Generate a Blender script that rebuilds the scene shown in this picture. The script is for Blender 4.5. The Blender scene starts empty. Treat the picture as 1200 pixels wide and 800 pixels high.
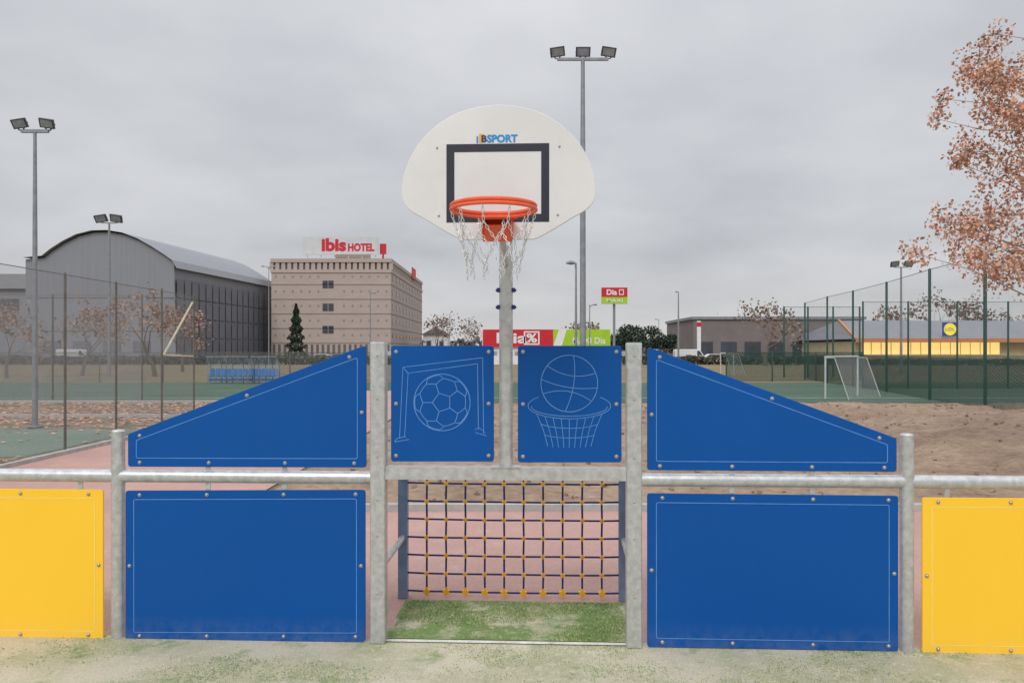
import bpy, bmesh, math, random
from mathutils import Vector, Matrix, noise as mnoise
PI = math.pi
random.seed(7)
C = bpy.context.scene.collection
F = 933.0; CH = 2.04; HZ = 410.0

# ------------------------------------------------------------------ helpers
class MB:
    def __init__(s): s.v=[]; s.f=[]; s.m=[]
    def face(s, pts, mi=0):
        b=len(s.v); s.v+= [Vector(p) for p in pts]; s.f.append(list(range(b,b+len(pts)))); s.m.append(mi)
    def box(s, c, d, mi=0, rot=None):
        b=len(s.v); c=Vector(c)
        for sx in (-1,1):
            for sy in (-1,1):
                for sz in (-1,1):
                    q=Vector((sx*d[0]/2, sy*d[1]/2, sz*d[2]/2))
                    if rot is not None: q=rot@q
                    s.v.append(c+q)
        for q in ((0,1,3,2),(4,6,7,5),(0,4,5,1),(2,3,7,6),(0,2,6,4),(1,5,7,3)):
            s.f.append([b+i for i in q]); s.m.append(mi)
    def path(s, pts, r, n=8, mi=0, caps=True, closed=False):
        pts=[Vector(p) for p in pts]; N=len(pts)
        rs = r if isinstance(r,(list,tuple)) else [r]*N
        b=len(s.v); up=None
        for i,p in enumerate(pts):
            if closed: t=(pts[(i+1)%N]-pts[i-1]).normalized()
            else: t=(pts[min(i+1,N-1)]-pts[max(i-1,0)]).normalized()
            if up is None:
                a=Vector((0,0,1)) if abs(t.z)<.9 else Vector((1,0,0))
                up=(a-t*a.dot(t)).normalized()
            else:
                up=(up-t*up.dot(t))
                up = up.normalized() if up.length>1e-6 else Vector((1,0,0))
            w=t.cross(up)
            for k in range(n):
                a=2*PI*k/n+ (PI/4 if n==4 else 0)
                s.v.append(p+(up*math.cos(a)+w*math.sin(a))*rs[i])
        for i in range(N if closed else N-1):
            j=(i+1)%N
            for k in range(n):
                s.f.append([b+i*n+k,b+i*n+(k+1)%n,b+j*n+(k+1)%n,b+j*n+k]); s.m.append(mi)
        if caps and not closed:
            s.f.append([b+k for k in range(n)][::-1]); s.m.append(mi)
            s.f.append([b+(N-1)*n+k for k in range(n)]); s.m.append(mi)
    def tube(s,a,b,r,n=12,mi=0,r2=None): s.path([a,b],[r,r if r2 is None else r2],n,mi)
    def prism(s, poly, y0, y1, mi=0, ch=0.0):
        n=len(poly)
        def ring(pl,y):
            b=len(s.v); s.v += [Vector((p[0],y,p[1])) for p in pl]; return b
        if ch>0:
            ins=offset(poly,ch)
            rings=[ring(ins,y0),ring(poly,y0+ch),ring(poly,y1-ch),ring(ins,y1)]
        else: rings=[ring(poly,y0),ring(poly,y1)]
        s.f.append([rings[0]+k for k in range(n)]); s.m.append(mi)
        s.f.append([rings[-1]+k for k in range(n)][::-1]); s.m.append(mi)
        for a,b in zip(rings[:-1],rings[1:]):
            for k in range(n):
                s.f.append([a+k,b+k,b+(k+1)%n,a+(k+1)%n]); s.m.append(mi)
    def ribbon(s, pts, w, y, mi=0, closed=False):
        n=len(pts); b=len(s.v)
        for i in range(n):
            if closed: a=pts[i-1]; c=pts[(i+1)%n]
            else: a=pts[max(i-1,0)]; c=pts[min(i+1,n-1)]
            dx=c[0]-a[0]; dz=c[1]-a[1]; L=math.hypot(dx,dz) or 1
            nx=-dz/L*w/2; nz=dx/L*w/2
            s.v.append(Vector((pts[i][0]+nx,y,pts[i][1]+nz))); s.v.append(Vector((pts[i][0]-nx,y,pts[i][1]-nz)))
        for i in range(n if closed else n-1):
            j=(i+1)%n
            s.f.append([b+2*i,b+2*i+1,b+2*j+1,b+2*j]); s.m.append(mi)
    def add_mesh(s, me, M, mi=0):
        b=len(s.v); s.v += [M@v.co for v in me.vertices]
        for p in me.polygons: s.f.append([b+i for i in p.vertices]); s.m.append(mi)
    def build(s, name, mats, parent=None, smooth=True, recalc=True, sharp=35):
        me=bpy.data.meshes.new(name)
        me.from_pydata([tuple(v) for v in s.v],[],s.f)
        if not isinstance(mats,(list,tuple)): mats=[mats]
        for m in mats: me.materials.append(m)
        me.polygons.foreach_set('material_index', s.m)
        bm=bmesh.new(); bm.from_mesh(me)
        if recalc: bmesh.ops.recalc_face_normals(bm, faces=bm.faces)
        if smooth:
            lim=math.radians(sharp)
            for f in bm.faces: f.smooth=True
            for e in bm.edges:
                if len(e.link_faces)==2 and e.calc_face_angle(0)>lim: e.smooth=False
        bm.to_mesh(me); bm.free()
        o=bpy.data.objects.new(name,me); C.objects.link(o)
        if parent is not None: o.parent=parent
        return o

def offset(poly, d):
    n=len(poly)
    A=sum(poly[i][0]*poly[(i+1)%n][1]-poly[(i+1)%n][0]*poly[i][1] for i in range(n))
    sg = 1 if A>0 else -1
    out=[]
    for i in range(n):
        p0=poly[i-1]; p1=poly[i]; p2=poly[(i+1)%n]
        def nrm(a,b):
            dx=b[0]-a[0]; dz=b[1]-a[1]; L=math.hypot(dx,dz) or 1e-9
            return (-dz/L*sg, dx/L*sg)
        n1=nrm(p0,p1); n2=nrm(p1,p2)
        bx=n1[0]+n2[0]; bz=n1[1]+n2[1]; k=1+n1[0]*n2[0]+n1[1]*n2[1]
        k=max(k,.3)
        out.append((p1[0]+bx*d/k, p1[1]+bz*d/k))
    return out
def rounded(poly, r, seg=6):
    out=[]; n=len(poly)
    for i in range(n):
        p0=Vector(poly[i-1]); p1=Vector(poly[i]); p2=Vector(poly[(i+1)%n])
        a=(p0-p1).normalized(); b=(p2-p1).normalized()
        ang=a.angle(b); t=min(r/math.tan(ang/2), (p0-p1).length*.45, (p2-p1).length*.45)
        s=p1+a*t; e=p1+b*t
        for k in range(seg+1):
            u=k/seg
            q=s*(1-u)**2+p1*2*u*(1-u)+e*u*u
            out.append((q.x,q.y))
    return out
def tag(o,label,cat,group=None):
    o['label']=label; o['category']=cat
    if group: o['group']=group
    return o
def thing(name,label,cat,loc=(0,0,0),rz=0,group=None):
    o=bpy.data.objects.new(name,None); C.objects.link(o); o.location=loc; o.rotation_euler=(0,0,rz)
    o.empty_display_size=.1
    return tag(o,label,cat,group)
def text_mesh(s, size, bold=0.0):
    cu=bpy.data.curves.new('t','FONT'); cu.body=s; cu.size=size; cu.offset=bold; cu.resolution_u=4
    cu.align_x='CENTER'; cu.align_y='CENTER'
    o=bpy.data.objects.new('t',cu); C.objects.link(o)
    bpy.context.view_layer.update()
    dg=bpy.context.evaluated_depsgraph_get()
    me=bpy.data.meshes.new_from_object(o.evaluated_get(dg))
    bpy.data.objects.remove(o)
    return me
RX=Matrix.Rotation(PI/2,4,'X')
def put_text(mb,s,size,loc,mi=0,bold=0.0,rz=0,fit=None):
    me=text_mesh(s,size,bold)
    xs=[v.co.x for v in me.vertices]; ys=[v.co.y for v in me.vertices]
    w=max(xs)-min(xs); h=max(ys)-min(ys); cx=(max(xs)+min(xs))/2; cy=(max(ys)+min(ys))/2
    fx,fy=(fit[0]/w,fit[1]/h) if fit else (1,1)
    for v in me.vertices:
        v.co.x=(v.co.x-cx)*fx; v.co.y=(v.co.y-cy)*fy
    mb.add_mesh(me, Matrix.Translation(loc)@Matrix.Rotation(rz,4,'Z')@RX, mi)

# ------------------------------------------------------------------ materials
def lin(r,g,b):
    f=lambda c:(c/255/12.92) if c/255<=.04045 else ((c/255+.055)/1.055)**2.4
    return (f(r),f(g),f(b),1)
class NT:
    def __init__(s,t): s.t=t
    def n(s,ty,**k):
        o=s.t.nodes.new(ty)
        for a,b in k.items():
            if hasattr(o,a): setattr(o,a,b)
        return o
    def l(s,a,b): s.t.links.new(a,b)
def base_mat(name):
    m=bpy.data.materials.new(name); m.use_nodes=True
    nt=NT(m.node_tree); b=m.node_tree.nodes['Principled BSDF']
    return m,nt,b
def mixc(nt,fac,a,b):
    x=nt.n('ShaderNodeMix',data_type='RGBA')
    def s(sock,v):
        if hasattr(v,'is_linked') or hasattr(v,'links'): nt.l(v,sock)
        else: sock.default_value=v
    s(x.inputs[0],fac); s(x.inputs[6],a); s(x.inputs[7],b)
    return x.outputs[2]
def noise(nt,vec,scale,detail=4,rough=.55,lo=.35,hi=.65):
    t=nt.n('ShaderNodeTexNoise'); t.inputs['Scale'].default_value=scale; t.inputs['Detail'].default_value=detail
    t.inputs['Roughness'].default_value=rough
    if vec is not None: nt.l(vec,t.inputs['Vector'])
    r=nt.n('ShaderNodeMapRange'); r.inputs[1].default_value=lo; r.inputs[2].default_value=hi
    nt.l(t.outputs[0],r.inputs[0]); return r.outputs[0]
def mat(name,c1,c2=None,scale=3,rough=.6,metal=0,bump=0,bscale=60,lo=.35,hi=.65,stretch=None,spec=None,leafy=False,dust=None):
    m,nt,b=base_mat(name)
    tc=nt.n('ShaderNodeTexCoord'); v=tc.outputs['Object']; vo=v
    if stretch:
        mp=nt.n('ShaderNodeMapping'); mp.inputs['Scale'].default_value=stretch; nt.l(v,mp.inputs[0]); v=mp.outputs[0]
    if c2 is None: c2=tuple(min(1,x*.85) for x in c1[:3])+(1,)
    col=mixc(nt,noise(nt,v,scale,5,.6,lo,hi),c1,c2)
    if leafy:
        g=nt.n('ShaderNodeNewGeometry')
        h=nt.n('ShaderNodeHueSaturation'); mr=nt.n('ShaderNodeMapRange')
        mr.inputs[3].default_value=.55; mr.inputs[4].default_value=1.4
        nt.l(g.outputs['Random Per Island'],mr.inputs[0]); nt.l(mr.outputs[0],h.inputs['Value']); nt.l(col,h.inputs['Color'])
        col=h.outputs[0]
    if dust:
        sp=nt.n('ShaderNodeSeparateXYZ'); nt.l(vo,sp.inputs[0])
        mr=nt.n('ShaderNodeMapRange'); mr.inputs[1].default_value=.18; mr.inputs[2].default_value=.01; mr.inputs[3].default_value=0; mr.inputs[4].default_value=.15
        nt.l(sp.outputs[2],mr.inputs[0])
        mm=nt.n('ShaderNodeMath',operation='MULTIPLY'); nt.l(mr.outputs[0],mm.inputs[0]); nt.l(noise(nt,vo,14,6,.75,.35,.7),mm.inputs[1])
        col=mixc(nt,mm.outputs[0],col,dust)
    nt.l(col,b.inputs['Base Color'])
    b.inputs['Roughness'].default_value=rough; b.inputs['Metallic'].default_value=metal
    if spec is not None: b.inputs['Specular IOR Level'].default_value=spec
    if bump>0:
        bp=nt.n('ShaderNodeBump'); bp.inputs['Strength'].default_value=bump; bp.inputs['Distance'].default_value=.01
        nt.l(noise(nt,v,bscale,4,.6,0,1),bp.inputs['Height']); nt.l(bp.outputs[0],b.inputs['Normal'])
    return m
def mesh_mat(name,color,cell=.06,wire=.12,rough=.6):
    m,nt,b=base_mat(name)
    b.inputs['Base Color'].default_value=color; b.inputs['Roughness'].default_value=rough
    tc=nt.n('ShaderNodeTexCoord'); sp=nt.n('ShaderNodeSeparateXYZ'); nt.l(tc.outputs['UV'],sp.inputs[0])
    def M(op,a,bb=None):
        x=nt.n('ShaderNodeMath',operation=op)
        for i,v in enumerate((a,bb)):
            if v is None: continue
            if isinstance(v,(int,float)): x.inputs[i].default_value=v
            else: nt.l(v,x.inputs[i])
        return x.outputs[0]
    s=M('ADD',sp.outputs[0],sp.outputs[1]); d=M('SUBTRACT',sp.outputs[0],sp.outputs[1])
    a=M('LESS_THAN',M('FRACT',M('DIVIDE',s,cell)),wire); c=M('LESS_THAN',M('FRACT',M('DIVIDE',d,cell)),wire)
    nt.l(M('MAXIMUM',a,c),b.inputs['Alpha'])
    return m

galv=mat('galvanised_steel',(.47,.48,.485,1),(.62,.63,.64,1),20,.38,.55,.06,70,.38,.64)
galv_d=mat('galvanised_steel_far',(.22,.24,.26,1),(.29,.31,.33,1),6,.55,.3)
blue=mat('blue_panel',lin(0,77,152),lin(2,80,157),.8,.48,0,.05,200,spec=.22,dust=(.40,.40,.34,1))
yel=mat('yellow_panel',lin(253,202,56),lin(252,199,52),.8,.5,0,.05,200,spec=.25,dust=(.62,.54,.36,1))
bline=mat('pale_blue_line',lin(104,152,214),lin(84,136,204),8,.5)
yline=mat('pale_yellow_line',lin(250,226,146),lin(250,218,130),8,.5)
steelb=mat('bolt_steel',(.55,.53,.5,1),(.4,.38,.35,1),30,.35,.7)
boardm=mat('board_white',lin(223,222,222),lin(214,213,213),2,.5,0,.05,150)
blackm=mat('board_black',lin(34,38,52),None,4,.5)
orange=mat('rim_orange',lin(238,104,66),lin(228,88,54),12,.42)
chain_m=mat('chain_zinc',(.58,.59,.61,1),(.70,.71,.73,1),60,.4,.35)
rope=mat('rope_blue',lin(20,44,104),lin(34,54,106),80,.85)
conn=mat('rope_connector_yellow',lin(248,184,40),lin(238,168,30),20,.5)
bluedark=mat('blue_grey_post',lin(128,146,172),lin(112,130,158),10,.5,.2)
logo_blue=mat('logo_blue',lin(20,140,205),None,5,.5); logo_yel=mat('logo_yellow',lin(235,180,40),None,5,.5); navy=mat('logo_navy',lin(28,52,110),None,5,.5)
white=mat('white_paint',(.80,.80,.80,1),(.72,.72,.72,1),3,.5)
offwhite=mat('sign_off_white',(.62,.62,.63,1),(.56,.56,.57,1),1,.6)
red=mat('sign_red',lin(205,30,50),lin(190,28,45),1,.5); lime=mat('sign_lime',lin(165,205,40),lin(155,195,40),1,.5)
dark=mat('dark_metal',(.05,.055,.06,1),(.08,.085,.09,1),5,.5,.3)
lens=mat('lamp_glass',(.20,.22,.25,1),(.32,.35,.38,1),5,.25)
glass=mat('window_glass',(.04,.05,.06,1),(.07,.08,.10,1),.3,.15)
hotelglass=mat('hotel_glass',(.12,.11,.11,1),(.16,.145,.14,1),.3,.25)
hallglass=mat('hall_glazing',(.145,.155,.18,1),(.175,.185,.21,1),.5,.4)
hallgrey=mat('hall_cladding',(.225,.235,.265,1),(.25,.26,.285,1),.4,.6,0,0,1,stretch=(6,6,.15))
hallroof=mat('hall_roof_metal',(.26,.27,.295,1),(.30,.31,.335,1),.5,.6,0,stretch=(.4,6,.4))
hotelm=mat('hotel_stone',(.47,.385,.34,1),(.43,.35,.31,1),.35,.8,0,0,1,stretch=(1,1,4))
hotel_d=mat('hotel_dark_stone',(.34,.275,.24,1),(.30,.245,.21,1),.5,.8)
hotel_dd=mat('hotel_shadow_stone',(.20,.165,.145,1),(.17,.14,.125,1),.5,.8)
brownwall=mat('warehouse_wall',(.18,.15,.145,1),(.22,.185,.175,1),.3,.8)
roofgrey=mat('shop_roof',(.22,.22,.245,1),(.26,.26,.285,1),.6,.6,stretch=(4,.5,.5))
cream=mat('cream_trim',(.62,.50,.30,1),(.55,.44,.27,1),1,.6)
orangetrim=mat('orange_roof_edge',(.62,.26,.10,1),(.55,.22,.09,1),1,.6)
fencepost=mat('green_post',(.012,.055,.042,1),(.02,.07,.055,1),3,.55)
greypost=mat('weathered_post',(.10,.095,.085,1),(.15,.14,.12,1),5,.8)
bark=mat('bark',(.12,.09,.07,1),(.19,.15,.12,1),5,.9,0,.4,30)
barkpale=mat('pale_bark',(.25,.18,.14,1),(.34,.27,.22,1),5,.9,0,.4,30)
rustleaf=mat('rust_leaf',(.66,.38,.26,1),(.50,.26,.17,1),1.5,.7,leafy=True)
brownleaf=mat('brown_leaf',(.25,.17,.13,1),(.19,.13,.10,1),.6,.8,leafy=True)
orangeleaf=mat('orange_leaf',(.38,.235,.165,1),(.29,.19,.14,1),.6,.8,leafy=True)
twig=mat('twig_grey',(.20,.16,.145,1),(.16,.13,.115,1),1,.9)
pinem=mat('pine_needle',(.025,.045,.028,1),(.04,.065,.035,1),.7,.8,leafy=True)
concrete=mat('kerb_concrete',(.45,.44,.42,1),(.36,.35,.33,1),6,.85,0,.2,60)
tyre=mat('tyre_rubber',(.02,.02,.02,1),None,5,.8)
dugout_blue=mat('dugout_blue',lin(50,120,180),lin(40,105,165),3,.5)
m_,nt_,b_=base_mat('dugout_clear'); b_.inputs['Base Color'].default_value=(.5,.56,.6,1); b_.inputs['Alpha'].default_value=.3; b_.inputs['Roughness'].default_value=.2
clear=m_
m_,nt_,b_=base_mat('lit_window'); b_.inputs['Base Color'].default_value=(.5,.42,.2,1); b_.inputs['Emission Color'].default_value=(1,.66,.20,1); b_.inputs['Emission Strength'].default_value=1.1
litwin=m_
m_,nt_,b_=base_mat('shop_sign_yellow'); b_.inputs['Base Color'].default_value=(.95,.75,.05,1); b_.inputs['Roughness'].default_value=.4; b_.inputs['Emission Color'].default_value=(1,.8,.1,1); b_.inputs['Emission Strength'].default_value=.3
signyel=m_
m_,nt_,b_=base_mat('shop_sign_blue'); b_.inputs['Base Color'].default_value=(.02,.07,.35,1); b_.inputs['Roughness'].default_value=.4
signblue=m_
linkmesh=mesh_mat('chain_link_grey',(.28,.29,.30,1),.06,.115)
linkfar=mesh_mat('chain_link_dark',(.13,.14,.14,1),.10,.2)
greenmesh=mesh_mat('green_mesh',(.012,.055,.045,1),.08,.34)
greenlight=mesh_mat('green_mesh_fine',(.06,.11,.10,1),.10,.05)
goalnet=mesh_mat('white_goal_net',(.45,.45,.45,1),.14,.10)

# ------------------------------------------------------------------ ground
def ground_mat(name,stops,scale,fine=(.8,1.15),fs=40,bump=.5,bs=50,rough=.95,lo=.35,hi=.65,second=None,third=None):
    m,nt,b=base_mat(name); tc=nt.n('ShaderNodeTexCoord'); v=tc.outputs['Object']
    col=mixc(nt,noise(nt,v,scale,6,.62,lo,hi),stops[0],stops[1])
    if second: col=mixc(nt,noise(nt,v,second[1],6,.7,second[2],second[3]),col,second[0])
    if third: col=mixc(nt,noise(nt,v,third[1],5,.7,third[2],third[3]),col,third[0])
    h=nt.n('ShaderNodeHueSaturation'); mr=nt.n('ShaderNodeMapRange'); mr.inputs[3].default_value=fine[0]; mr.inputs[4].default_value=fine[1]
    nt.l(noise(nt,v,fs,4,.7,.3,.7),mr.inputs[0]); nt.l(mr.outputs[0],h.inputs['Value']); nt.l(col,h.inputs['Color'])
    nt.l(h.outputs[0],b.inputs['Base Color']); b.inputs['Roughness'].default_value=rough; b.inputs['Specular IOR Level'].default_value=.2
    bp=nt.n('ShaderNodeBump'); bp.inputs['Strength'].default_value=bump; bp.inputs['Distance'].default_value=.02
    nt.l(noise(nt,v,bs,4,.7,0,1),bp.inputs['Height']); nt.l(bp.outputs[0],b.inputs['Normal'])
    return m
turf=ground_mat('sandy_turf',((.62,.57,.43,1),(.43,.43,.27,1)),1.5,(.72,1.2),70,.6,120,second=((.17,.28,.08,1),2.3,.55,.72),third=((.68,.62,.47,1),14,.52,.7),lo=.40,hi=.66)
turfbox=ground_mat('green_turf',((.20,.29,.10,1),(.58,.53,.38,1)),2.6,(.65,1.25),80,.7,140,lo=.48,hi=.62,third=((.58,.54,.39,1),18,.55,.7))
pink=ground_mat('pink_concrete',((.50,.31,.27,1),(.43,.27,.235,1)),.8,(.88,1.1),30,.15,60,second=((.52,.40,.34,1),2.5,.55,.8))
dirt=ground_mat('brown_dirt',((.25,.175,.125,1),(.36,.265,.19,1)),.5,(.7,1.25),6,.9,9)
leafstrip=ground_mat('leafy_dirt',((.20,.15,.11,1),(.31,.23,.165,1)),.8,(.6,1.35),7,.6,12,second=((.14,.15,.09,1),.5,.5,.65))
court=ground_mat('green_court',((.155,.205,.165,1),(.185,.235,.19,1)),.4,(.9,1.1),8,.1,30)
court2=ground_mat('far_green_court',((.065,.11,.08,1),(.09,.135,.10,1)),.3,(.85,1.15),4,.1,30)
ochre=ground_mat('dry_grass',((.26,.20,.12,1),(.19,.155,.09,1)),.15,(.75,1.2),2,.4,5)
basem=ground_mat('ground_base',((.15,.13,.09,1),(.20,.17,.12,1)),.05,(.8,1.2),1,.3,3)
asph=ground_mat('asphalt',((.06,.06,.065,1),(.09,.09,.09,1)),.2,(.9,1.1),10,.2,40)
linew=ground_mat('line_white',((.75,.75,.70,1),(.5,.5,.42,1)),6,(.8,1.1),60,.4,100)

def sheet(name,pts,z,m):
    mb=MB(); mb.face([(x,y,z) for x,y in pts]); o=mb.build(name,m,smooth=False,recalc=False); o['kind']='structure'; return o
sheet('ground',[(-1500,-300),(1500,-300),(1500,2500),(-1500,2500)],-.02,basem)
TH=math.atan(.0467); D0=5.534
def wl(u,v):
    return (u*math.cos(TH)+v*math.sin(TH), D0-u*math.sin(TH)+v*math.cos(TH))
def WU(x):
    k=5e-5; D=D0/(1+k*(x-600)); return (x-600)/F*D/math.cos(TH)
def WZ(x,y):
    k=5e-5; D=D0/(1+k*(x-600)); return CH-(y-HZ)/F*D
sheet('pitch_turf',[(-12,-9),(12,-9),wl(12,.06),wl(-12,.06)],0.0,turf)
ul,ur=WU(448),WU(745)
sheet('pavement',[wl(-9.2,.064),wl(14,.064),(14.6,10.1),(-3.6,10.1),(-3.6,40),(-8.75,40),(-8.75,9)],-.004,pink)
sheet('goal_turf',[wl(ul,.06),wl(ur,.06),wl(ur,.93),wl(ul,.93)],.004,turfbox)
sheet('goal_line',[wl(ul,-.012),wl(ur,-.012),wl(ur,.03),wl(ul,.03)],.008,linew)
kb=MB(); kb.box((5.3,10.16,.03),(18,.12,.10)); kb.box((-8.81,24,.02),(.12,30,.09)); o=kb.build('kerb',concrete); o['kind']='structure'
sheet('leafy_ground',[(-60,8),(-8.87,8),(-8.87,31),(-60,31)],-.012,leafstrip)
sheet('near_court',[(-40,15.2),(-9.35,15.2),(-9.35,20.6),(-40,20.6)],-.004,court)
sheet('far_court',[(-70,31),(60,31),(60,50),(-70,50)],-.008,court2)
sheet('court_line_paint',[(-70,34),(60,34),(60,34.12),(-70,34.12)],-.004,linew)
sheet('dry_field',[(-160,50),(160,50),(160,128),(-160,128)],-.012,ochre)
sheet('road',[(-300,128),(300,128),(300,142),(-300,142)],-.008,asph)
k2=MB(); k2.box((-24,24.2,.04),(30,.15,.1)); k2.box((-24,30.9,.04),(30,.15,.1)); o=k2.build('edging_kerb',concrete); o['kind']='structure'
mb=MB(); nx,ny=120,90; x0,x1,y0,y1=-3.5,46,10.24,30.6
def dh(x,y):
    e=min(1,(y-y0)/1.5,(y1-y)/1.2+.0,(x-x0)/1.2,(x1-x)/2); e=max(0,e)
    h=.06+.13*mnoise.noise(Vector((x*.5,y*.5,0)))+.10*mnoise.noise(Vector((x*1.7,y*1.7,3)))+.05*mnoise.noise(Vector((x*4,y*4,7)))
    h+=.50*math.exp(-((x-14.2)/2.6)**2-((y-20.5)/2.2)**2)+.35*math.exp(-((x-10.2)/1.6)**2-((y-25)/1.6)**2)+.25*math.exp(-((x-12)/3)**2-((y-16)/1.2)**2)
    return -.008+max(0,h)*e
for j in range(ny+1):
    for i in range(nx+1):
        x=x0+(x1-x0)*i/nx; y=y0+(y1-y0)*j/ny; mb.v.append(Vector((x,y,dh(x,y))))
for j in range(ny):
    for i in range(nx):
        a=j*(nx+1)+i; mb.f.append([a,a+1,a+nx+2,a+nx+1]); mb.m.append(0)
o=mb.build('dirt_ground',dirt,sharp=180); o['kind']='structure'
mb=MB()
for i in range(1600):
    x=random.uniform(-3,26); y=random.uniform(10.6,29); s=random.uniform(.02,.08)*(1.6 if random.random()<.1 else 1)
    R=Matrix.Rotation(random.random()*6,3,'Z')@Matrix.Rotation(random.random()*6,3,'X')
    mb.box((x,y,dh(x,y)+s*.2),(s,s*.8,s*.6),0,R)
o=mb.build('dirt_clods',dirt); o['kind']='stuff'; tag(o,'loose clods of brown earth scattered over the dug ground','soil')
mb=MB()
for i in range(5500):
    x=random.uniform(-26,-8.9); y=random.uniform(14,31)
    if 15.2<y<20.6 and random.random()<.9: continue
    s=random.uniform(.05,.10); a=random.random()*6
    c=Vector((x,y,.012)); q=[Vector((math.cos(a+t)*s,math.sin(a+t)*s*.7,random.uniform(0,.03))) for t in (0,1.6,3.1,4.7)]
    mb.face([c+k for k in q])
o=mb.build('fallen_leaves',rustleaf,smooth=False,recalc=False); o['kind']='stuff'; tag(o,'fallen brown leaves lying around the green court on the left','leaves')
def blades(name,label,n,fn,m,hmin,hmax,thr):
    rnd=random.Random(5); mb=MB()
    for k in range(n):
        u,v,z=fn(rnd)
        if mnoise.noise(Vector((u*1.5,v*2.6,1.7)))+.4*mnoise.noise(Vector((u*6,v*8,4)))+rnd.uniform(-.25,.25)<thr: continue
        x,y=wl(u,v); h=rnd.uniform(hmin,hmax); a=rnd.random()*6.28; w=.0035
        p=Vector((x,y,z)); d=Vector((math.cos(a),math.sin(a),0))*w; l=Vector((rnd.gauss(0,.006),rnd.gauss(0,.006),h))
        mb.face([p-d,p+d,p+l])
    o=mb.build(name,m,smooth=False,recalc=False); o['kind']='stuff'; tag(o,label,'grass')
blm=mat('turf_blade',(.20,.31,.09,1),(.44,.45,.24,1),2.5,.8,leafy=True)
blades('turf_pile','short green artificial grass pile showing through the sand before the goal',56000,lambda r:(r.uniform(-4.2,4.2),r.uniform(-1.3,.02),0.0),blm,.005,.012,.09)
blades('goal_turf_pile','green artificial grass pile with worn sandy patches inside the goal mouth',22000,lambda r:(r.uniform(ul+.03,ur-.03),.07+.84*r.random(),.004),blm,.006,.016,-.06)

# ------------------------------------------------------------------ goal wall
PT=.016; LW=.0046
bolt_mb=MB(); bolt_mb.path([(0,0,0),(0,-.003,0)],.0135,12); bolt_mb.path([(0,-.003,0),(0,-.009,0),(0,-.012,0)],[.010,.009,.005],10)
_b=bolt_mb.build('bolt',steelb); BOLT=_b.data; bpy.data.objects.remove(_b)
def bolt(parent,x,y,z,s=1):
    o=bpy.data.objects.new('bolt',BOLT); C.objects.link(o); o.parent=parent; o.location=(x,y,z); o.scale=(s,s,s)
def panel(parent,u0,corners,mp,ml,bolts,inset=.062,extra=None,vy=-.025):
    poly=[(WU(x)-u0,WZ(x,y)) for x,y in corners]
    rp=rounded(poly,.022,5); mb=MB(); mb.prism(rp,vy,vy+PT,0,.002)
    if inset: mb.ribbon(rounded(offset(poly,inset),.012,4),LW,vy-.0012,1,True)
    if extra: extra(mb,vy-.0012)
    o=mb.build('panel',[mp,ml],parent)
    for x,y in bolts: bolt(o,WU(x)-u0,vy,WZ(x,y))
    return o
RAILZ=1.147
def post(parent,u,top,r=.046,name='post'):
    mb=MB(); mb.path([(u,0,0),(u,0,top-.012),(u,0,top-.003),(u,0,top)],[r,r,r*.85,r*.4],20)
    o=mb.build(name,galv,parent)
    m2=MB(); m2.path([(u,0,RAILZ+.055),(u,0,RAILZ-.055)],r+.004,20); m2.build('collar',galv,o)
    return o
def rail(parent,ua,ub):
    mb=MB(); mb.tube((ua,.0,RAILZ),(ub,0,RAILZ),.046,20); return mb.build('rail',galv,parent)
def bracket(parent,ua,za,ub,zb,w=.035):
    mb=MB()
    if abs(ua-ub)<abs(za-zb): mb.box(((ua+ub)/2,-.004,(za+zb)/2),(w,.008,abs(za-zb)))
    else: mb.box(((ua+ub)/2,-.004,(za+zb)/2),(abs(ua-ub),.008,w))
    return mb.build('bracket',galv,parent)
def wing(label,rect,slant,postx,ua,ub,side,loc_x):
    u0=WU(loc_x); X,Y=wl(u0,0)
    r=thing('barrier_wing',label,'barrier',(X,Y,0),-TH)
    post(r,WU(postx)-u0,1.475)
    rail(r,WU(ua)-u0,WU(ub)-u0)
    (a,b,c,d)=rect
    panel(r,u0,[(a,b[0]),(c,b[1]),(c,d[1]),(a,d[0])],blue,bline,
        [(a+ (c-a)*t, (b[0]*(1-t)+b[1]*t)+5) for t in (.06,.34,.66,.96)]+[(a+(c-a)*t,(d[0]*(1-t)+d[1]*t)-6) for t in (.06,.34,.66,.96)]+
        [(a+5,(b[0]+d[0])/2),(c-5,(b[1]+d[1])/2)])
    sb=[]
    for (p,q,ts) in [(0,1,(.05,.5,.93)),(3,2,(.05,.34,.66,.95)),]:
        for t in ts:
            x=slant[p][0]*(1-t)+slant[q][0]*t; y=slant[p][1]*(1-t)+slant[q][1]*t
            sb.append((x,y+(7 if p==0 else -5)))
    xb=slant[1][0]-5 if side<0 else slant[0][0]+5
    yy=[slant[1][1],slant[2][1]] if side<0 else [slant[0][1],slant[3][1]]
    sb.append((xb,(yy[0]*.45+yy[1]*.55)))
    panel(r,u0,slant,blue,bline,sb)
    for t in (.34,.66):
        x=a+(c-a)*t; u=WU(x)-u0
        bracket(r,u,RAILZ+.04,u,WZ(x,slant[3][1])+.03); bracket(r,u,RAILZ-.04,u,WZ(x,b[0]*(1-t)+b[1]*t)-.03)
wing('blue barrier wing with one sloped and one rectangular panel, left of the goal',
     (149,(574,573),429,(749,750)),[(152,508),(430,404),(430,547),(152,546)],138.5,138,442,-1,138.5)
wing('blue barrier wing with one sloped and one rectangular panel, right of the goal',
     (758,(577,580),1051,(756,761)),[(758,406),(1049,513),(1049,552),(758,550)],1062.5,744,1062,1,1062.5)
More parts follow.
